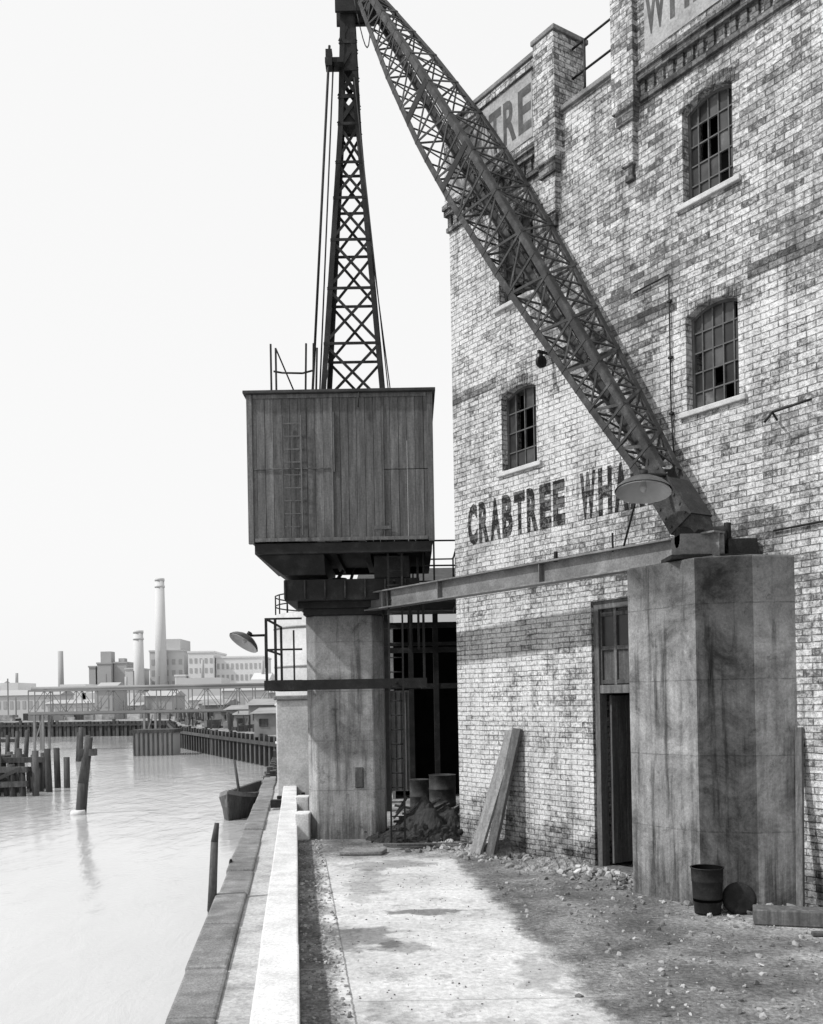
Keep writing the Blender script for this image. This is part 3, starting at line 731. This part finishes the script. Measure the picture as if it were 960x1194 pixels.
for i in range(26):
    x=random.uniform(-.35,.75); y=random.uniform(12.9,14.3); a=random.uniform(-1,1); l=random.uniform(.15,.5)
    jk.beam((x,y,.03+random.random()*.15),(x+l*math.cos(a),y+l*math.sin(a)*.6,.03+random.random()*.35),random.uniform(.03,.1),.03,mi=random.choice([0,0,1,2]))
jk.done()
mp=B('mooring_post',M['pile'])
mp.cyl((-1.80,8.5,-2),(-1.755,8.5,-.1),.03,.035,8); mp.cyl((-1.755,8.5,-.1),(-1.72,8.5,.5),.04,.032,8); mp.cyl((-1.72,8.5,.5),(-1.70,8.52,.66),.032,.02,8); mp.done()
mr=B('mooring_ring',M['steel'])
pts=[V(-1.9+.0,10.2+.06*math.cos(a),-.02+.09*math.sin(a)) for a in [i*math.pi/6 for i in range(13)]]; mr.path(pts,.012); mr.done()

# ------------------------------------------------------------ shed & tanks behind
sd=empty('open_shed')
b=B('shed_frame',[M['steel'],M['greydoor'],M['black'],M['roof'],M['wood']],sd)
b.box(-.3,3.2,19,19.1,0,3.0,2); b.box(3.1,3.2,15,19,0,3.0,2)
b.box(-.35,-.3,16.8,19,0,3.0,1)
b.hexa([(-.5,14.7,3.0),(3.3,14.7,3.0),(3.3,19.3,3.35),(-.5,19.3,3.35),(-.5,14.7,3.06),(3.3,14.7,3.06),(3.3,19.3,3.41),(-.5,19.3,3.41)],3)
for x in (-.38,.0,.38,.75): b.box(x-.04,x+.04,14.95,15.05,0,2.98)
for z in (2.78,2.4,1.85): b.box(-.4,.9,14.96,15.03,z,z+.08)
b.box(-.34,-.04,15.02,15.06,.3,1.83,1); b.box(-.36,.9,17.5,17.55,0,2.98,2)
for i in range(4): b.box(-.33+i*.08,-.32+i*.08,15.0,15.02,.32,1.8)
for i in range(3): b.beam((-.4,14.4-i*.1,2.5+i*.25),(.9,14.4-i*.1,2.5+i*.25),.05)
b.done()
tk=empty('storage_tank')
b=B('tank_shell',[M['tank'],M['steel']],tk)
b.cyl((-1.62,21,0),(-1.62,21,3.5),1.26,n=48); b.cyl((-1.62,21,3.5),(-1.62,21,3.68),1.26,.2,n=48)
for z in (.8,1.6,2.4,3.2): b.cyl((-1.62,21,z),(-1.62,21,z+.05),1.285,n=48)
for i in range(24):
    a=i*math.pi/12; b.cyl((-1.62+1.24*math.cos(a),21+1.24*math.sin(a),3.5),(-1.62+1.24*math.cos(a),21+1.24*math.sin(a),3.9),.015,n=5,mi=1)
for z in (3.7,3.9):
    b.path([V(-1.62+1.24*math.cos(i*math.pi/12),21+1.24*math.sin(i*math.pi/12),z) for i in range(25)],.015,n=5,mi=1)
b.done()
b=B('lime_washed_wall',[M['whitewall'],M['coping']],bevel=.02); b.box(-2.42,-1.35,17.6,17.85,0,1.72); b.box(-2.46,-1.3,17.56,17.9,1.72,1.8,1); b.box(-2.42,-2.2,17.85,19,0,1.4); b.done()
b=B('quay_clutter',[M['wood'],M['rubble'],M['steel']],bevel=.01)
for i in range(16):
    x,y=qp(random.uniform(-.5,.4),random.uniform(15,20)); s=random.uniform(.06,.18); b.box(x,x+s*random.uniform(.6,1.6),y,y+s,0.03,s*1.1,random.choice([0,1,2]))
b.beam((-2.5,19,.02),(-2.55,19,.55),.07); b.beam((-2.75,20.5,.02),(-2.7,20.5,.45),.09)
b.done()
b=B('rear_range',[M['hz2'],M['roof'],M['glass']])
b.box(-1.5,8,30,38,0,5.0); b.hexa([(-1.7,29.8,5),(8.2,29.8,5),(8.2,38.2,5),(-1.7,38.2,5),(-1.7,34,6.2),(8.2,34,6.2),(8.2,34.1,6.2),(-1.7,34.1,6.2)],1)
for i in range(5): b.box(-1.0+i*1.6,-.3+i*1.6,29.97,30.2,2.2,3.6,2)
b.done()

# ------------------------------------------------------------ boat
bt=B('moored_barge',[M['pile'],M['wood'],M['coping']])
secs=[(0,.02,.22),(.35,.3,.12),(.9,.5,.05),(1.8,.62,0),(3.2,.64,0),(4.6,.55,.03),(5.2,.45,.05)]
bc=V(-5.0,26.6,-1.5); bd=V(.10,1,0).normalized(); bs=V(bd.y,-bd.x,0)
rings=[]
for l,w,dz in secs:
    c=bc+bd*l; rings.append([c-bs*w+V(0,0,.62+dz),c-bs*w*1.04+V(0,0,.5+dz),c-bs*w*.72+V(0,0,.0),c+bs*w*.72,c+bs*w*1.04+V(0,0,.5+dz),c+bs*w+V(0,0,.62+dz),c+bs*w*.9+V(0,0,.6+dz),c+bs*w*.8+V(0,0,.35),c-bs*w*.8+V(0,0,.35),c-bs*w*.9+V(0,0,.6+dz)])
vr=[[bt.bm.verts.new(p) for p in r] for r in rings]
for A,C in zip(vr[:-1],vr[1:]):
    for i in range(10):
        j=(i+1)%10; f=bt.bm.faces.new([A[i],A[j],C[j],C[i]]); f.material_index=2 if i in(0,4) else (1 if i>4 else 0)
bt.bm.faces.new(vr[0]); bt.bm.faces.new(vr[-1])
c=bc+bd*1.4; bt.cyl(c,c+V(-.2,0,1.55),.05,.035,8); bt.cyl(c+bd*1.6+bs*.4,c+bd*1.6+bs*.3+V(0,0,1.1),.05,.05,8)
bt.box(c.x-.4,c.x+.5,c.y-.1,c.y+.1,c.z+.55,c.z+.63,1)
bt.done()

# ------------------------------------------------------------ river timbers
dp=B('mooring_dolphin',[M['pile'],M['kerb']])
dp.cyl((-9.85,29,-2.2),(-9.7,29,-.6),.16,.15,10); dp.cyl((-9.7,29,-.6),(-9.5,29,.75),.15,.11,10)
dp.cyl((-9.8,28.8,-1.55),(-9.8,28.8,-1.38),.24,.2,12,1); dp.box(-9.75,-9.3,28.9,29.1,.2,.4); dp.done()
dp=B('mooring_dolphin',[M['pile']])
for x,y in ((-19,56),(-18.6,56.3),(-18.8,55.7)): dp.cyl((x,y,-2),(x+.1,y,-.1+random.random()*.6),.17,.14,8)
dp.done()
jt=B('timber_jetty',M['pile'])
for i in range(12):
    for k in range(3):
        x=-17.4+i*.36+random.uniform(-.08,.08); y=35+k*1.6+random.uniform(-.2,.2)
        jt.cyl((x,y,-2.2),(x+random.uniform(-.08,.08),y,random.uniform(-.8,.15)),.13,.12,8)
jt.beam((-17.4,34.8,-.5),(-13.6,34.8,-.55),.16,.2); jt.beam((-17.2,34.8,-1.1),(-13.6,34.8,-1.05),.14,.2)
jt.beam((-17.4,36.5,-.3),(-13.6,36.5,-.3),.2,.2); jt.beam((-15.2,34.75,-1.1),(-13.8,34.75,-.5),.1,.12)
jt.box(-17.4,-15.2,35,38,-.25,-.15)
jt.done()
jt=B('timber_jetty',M['pile'])
for i in range(12):
    x=-30+i*.6; jt.cyl((x,60+random.uniform(-.5,.5),-2.2),(x,60,random.uniform(-.6,.4)),.15,.13,7)
jt.beam((-30,60,-.4),(-24,60,-.4),.2,.2); jt.done()

# ------------------------------------------------------------ bridge
br=empty('pipe_bridge')
b=B('bridge_truss',M['bridge'],br)
for yy in (70,71.2):
    b.beam((-27.2,yy,2.75),(-9,yy,2.75),.12); b.beam((-27.2,yy,1.15),(-9,yy,1.15),.18)
    n=16
    for i in range(n+1):
        x=-27.2+18.2*i/n; b.beam((x,yy,1.15),(x,yy,2.75),.06)
        if i<n and i%2==0: b.beam((x,yy,1.15),(x+18.2/n,yy,2.75),.04)
        elif i<n: b.beam((x,yy,2.75),(x+18.2/n,yy,1.15),.04)
b.box(-27.2,-9,70,71.2,1.0,1.1)
for x in (-26.8,-26.2,-19,-18.2,-12.2,-11.6):
    for yy in (70,71.2): b.beam((x,yy,-1.8),(x,yy,1.1),.14)
for x in (-26.8,-19,-12.2): b.beam((x,70,-1),(x+.6,70,.9),.07)
b.cyl((-27.2,70.6,2.9),(-9,70.6,2.9),.14,n=8)
b.done()
b=B('bridge_abutment',[M['hz3'],M['pile']],br); b.box(-17.1,-14.7,60.5,62.5,-2,-.1); b.box(-17.2,-14.6,60.4,62.7,-.1,.1,1)
for i in range(9): b.beam((-17.05+i*.29,60.44,-2),(-17.05+i*.29,60.44,-.05),.1,mi=1)
b.box(-19.6,-17.6,69.5,71.8,-2,-.3); b.done()

# ------------------------------------------------------------ skyline
def bld(name,mat,x0,x1,y0,y1,z,wins=None,extras=()):
    b=B(name,[mat,M['hz3']]); b.box(x0,x1,y0,y1,-1,z); b.box(x0-.2,x1+.2,y0-.2,y1+.2,z,z+.5)
    if wins:
        c_,r_,zb_,zt_=wins
        for i in range(c_):
            for j in range(r_):
                w=(x1-x0)/c_; h=(zt_-zb_)/r_; xx=x0+w*(i+.25); zz=zb_+h*(j+.25)
                b.box(xx,xx+w*.5,y0-.08,y0+.3,zz,zz+h*.5,1)
    for e in extras: b.box(*e)
    b.done()
def stack(name,mat,x,y,z,r0,r1,collar=True):
    b=B(name,mat); b.cyl((x,y,-1),(x,y,z),r0,r1,20)
    if collar: b.cyl((x,y,z-2.6),(x,y,z-2.0),r1*1.12,r1*1.15,20); b.cyl((x,y,z-.6),(x,y,z+.2),r1*1.1,r1*1.1,20)
    b.done()
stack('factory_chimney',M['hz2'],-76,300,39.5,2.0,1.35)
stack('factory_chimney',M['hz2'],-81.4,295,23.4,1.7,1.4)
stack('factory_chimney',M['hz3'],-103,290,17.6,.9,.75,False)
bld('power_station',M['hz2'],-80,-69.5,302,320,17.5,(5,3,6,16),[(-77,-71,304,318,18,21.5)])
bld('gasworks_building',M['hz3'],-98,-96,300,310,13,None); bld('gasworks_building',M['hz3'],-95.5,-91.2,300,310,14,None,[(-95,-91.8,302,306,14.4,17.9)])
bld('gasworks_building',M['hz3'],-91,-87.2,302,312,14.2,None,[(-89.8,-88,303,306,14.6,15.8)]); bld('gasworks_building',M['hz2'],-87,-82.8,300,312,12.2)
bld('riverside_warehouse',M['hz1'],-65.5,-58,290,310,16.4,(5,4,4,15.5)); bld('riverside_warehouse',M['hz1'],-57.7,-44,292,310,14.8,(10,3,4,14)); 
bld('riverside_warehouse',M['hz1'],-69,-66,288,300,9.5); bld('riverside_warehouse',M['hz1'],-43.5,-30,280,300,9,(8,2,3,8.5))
b=B('distant_sheds',[M['hz1'],M['hz2'],M['hz3']])
x=-215
while x<-20:
    w=random.uniform(4,12); h=random.uniform(3,8); b.box(x,x+w,250,262,-1,h,random.choice([0,0,1]))
    if random.random()<.5: b.hexa([(x,250,h),(x+w,250,h),(x+w,262,h),(x,262,h),(x,256,h+1.8),(x+w,256,h+1.8),(x+w,256.2,h+1.8),(x,256.2,h+1.8)],1)
    if random.random()<.35: b.cyl((x+w/2,255,h),(x+w/2,255,h+random.uniform(2,5)),.4,n=8,mi=2)
    x+=w+random.uniform(-1,3)
b.done()
b=B('wharf_sheds',[M['hz1'],M['hz2'],M['hz3'],M['midgrey'],M['pile']])
for (x0_,x1_,y_,h,mi) in ((-46,-39,124,1.9,1),(-38,-33,120,1.5,0),(-32,-28.5,118,2.6,2),(-26,-22,115,2.0,1),(-21.5,-15,112,3.0,1),(-36,-34,112,3.4,2),(-19,-16.5,88,1.6,2),(-14.5,-11,100,2.6,2),(-11,-8,88,3.0,3),(-60,-50,140,3.2,1),(-16,-14.6,76,1.5,3),(-14.3,-12.6,74,1.0,3),(-12.4,-10.6,66,1.2,3),(-9.6,-7.6,58,1.5,3),(-8,-6.2,50,1.1,3),(-11.2,-9.8,62,.9,2)):
    b.box(x0_,x1_,y_,y_+6,-.1,h,mi)
    b.hexa([(x0_-.2,y_-.2,h),(x1_+.2,y_-.2,h),(x1_+.2,y_+6.2,h),(x0_-.2,y_+6.2,h),(x0_-.2,y_+3,h*1.25),(x1_+.2,y_+3,h*1.25),(x1_+.2,y_+3.1,h*1.25),(x0_-.2,y_+3.1,h*1.25)],3 if y_<90 else 2)
    for k in range(int((x1_-x0_)/.9)):
        b.box(x0_+.25+k*.9,x0_+.7+k*.9,y_-.04,y_+.1,h*.4,h*.75,4 if y_<80 else 2)
b.done()
b=B('bank_clutter',[M['pile'],M['bridge'],M['rubble'],M['whitewall']])
def bankx(y):
    for (xa,ya),(xb,yb) in zip(bank[:-1],bank[1:]):
        if ya<=y<=yb: return xa+(xb-xa)*(y-ya)/(yb-ya)
    return -20
for i in range(280):
    y=random.uniform(30,97); x=bankx(y)+random.uniform(.3,2.8)
    if random.random()<.5: b.beam((x,y,0),(x+random.uniform(-.15,.15),y,random.uniform(.3,1.3)),random.uniform(.06,.14),mi=random.choice([0,0,1]))
    else:
        s=random.uniform(.15,.6); b.box(x,x+s*1.4,y,y+s,0,s*random.uniform(.5,1),random.choice([0,0,0,2,1,3]))
for i in range(16):
    x=random.uniform(-60,-26); y=random.uniform(112,125); b.beam((x,y,0),(x,y,random.uniform(2,6)),.12,mi=1)
for i in range(70):
    x=random.uniform(-62,-24); y=106+(-x-24)*.15+random.uniform(.5,5); s=random.uniform(.3,1.1); b.box(x,x+s*1.6,y,y+s,0,s*.8,random.choice([0,1,2,3]))
b.done()

# ------------------------------------------------------------ light
el=R(47); 
sd_=V(-.93,-.30,0).normalized()
sun=bpy.data.lights.new('sun','SUN'); sun.energy=3.9; sun.angle=R(2); so=bpy.data.objects.new('sun',sun); scene.collection.objects.link(so)
tosun=V(sd_.x*math.cos(el),sd_.y*math.cos(el),math.sin(el))
so.rotation_euler=tosun.to_track_quat('Z','Y').to_euler()
w=bpy.data.worlds.new('World'); scene.world=w; w.use_nodes=True; nt=w.node_tree
bg=nt.nodes['Background']; sky=nt.nodes.new('ShaderNodeTexSky'); sky.sky_type='NISHITA'; sky.sun_disc=False
sky.sun_elevation=el; sky.sun_rotation=math.atan2(tosun.x,tosun.y); sky.dust_density=4; sky.air_density=1.5
bw=nt.nodes.new('ShaderNodeRGBToBW'); nt.links.new(sky.outputs[0],bw.inputs[0])
mx=nt.nodes.new('ShaderNodeMixRGB'); mx.inputs[0].default_value=.85; nt.links.new(bw.outputs[0],mx.inputs[1]); mx.inputs[2].default_value=(10.6,10.6,10.6,1)
nt.links.new(mx.outputs[0],bg.inputs[0]); bg.inputs[1].default_value=.1

# ------------------------------------------------------------ camera
cam=bpy.data.cameras.new('camera'); co=bpy.data.objects.new('camera',cam); scene.collection.objects.link(co)
cam.sensor_fit='HORIZONTAL'; cam.sensor_width=36; cam.lens=1150/960*36; cam.shift_y=(815-597)/960
cam.clip_end=9000; cam.clip_start=.05
co.matrix_world=Matrix.Translation((0,0,1.7))@Matrix.Rotation(math.pi/2,4,'X')@Matrix.Rotation(-.018,4,'Z')
scene.camera=co
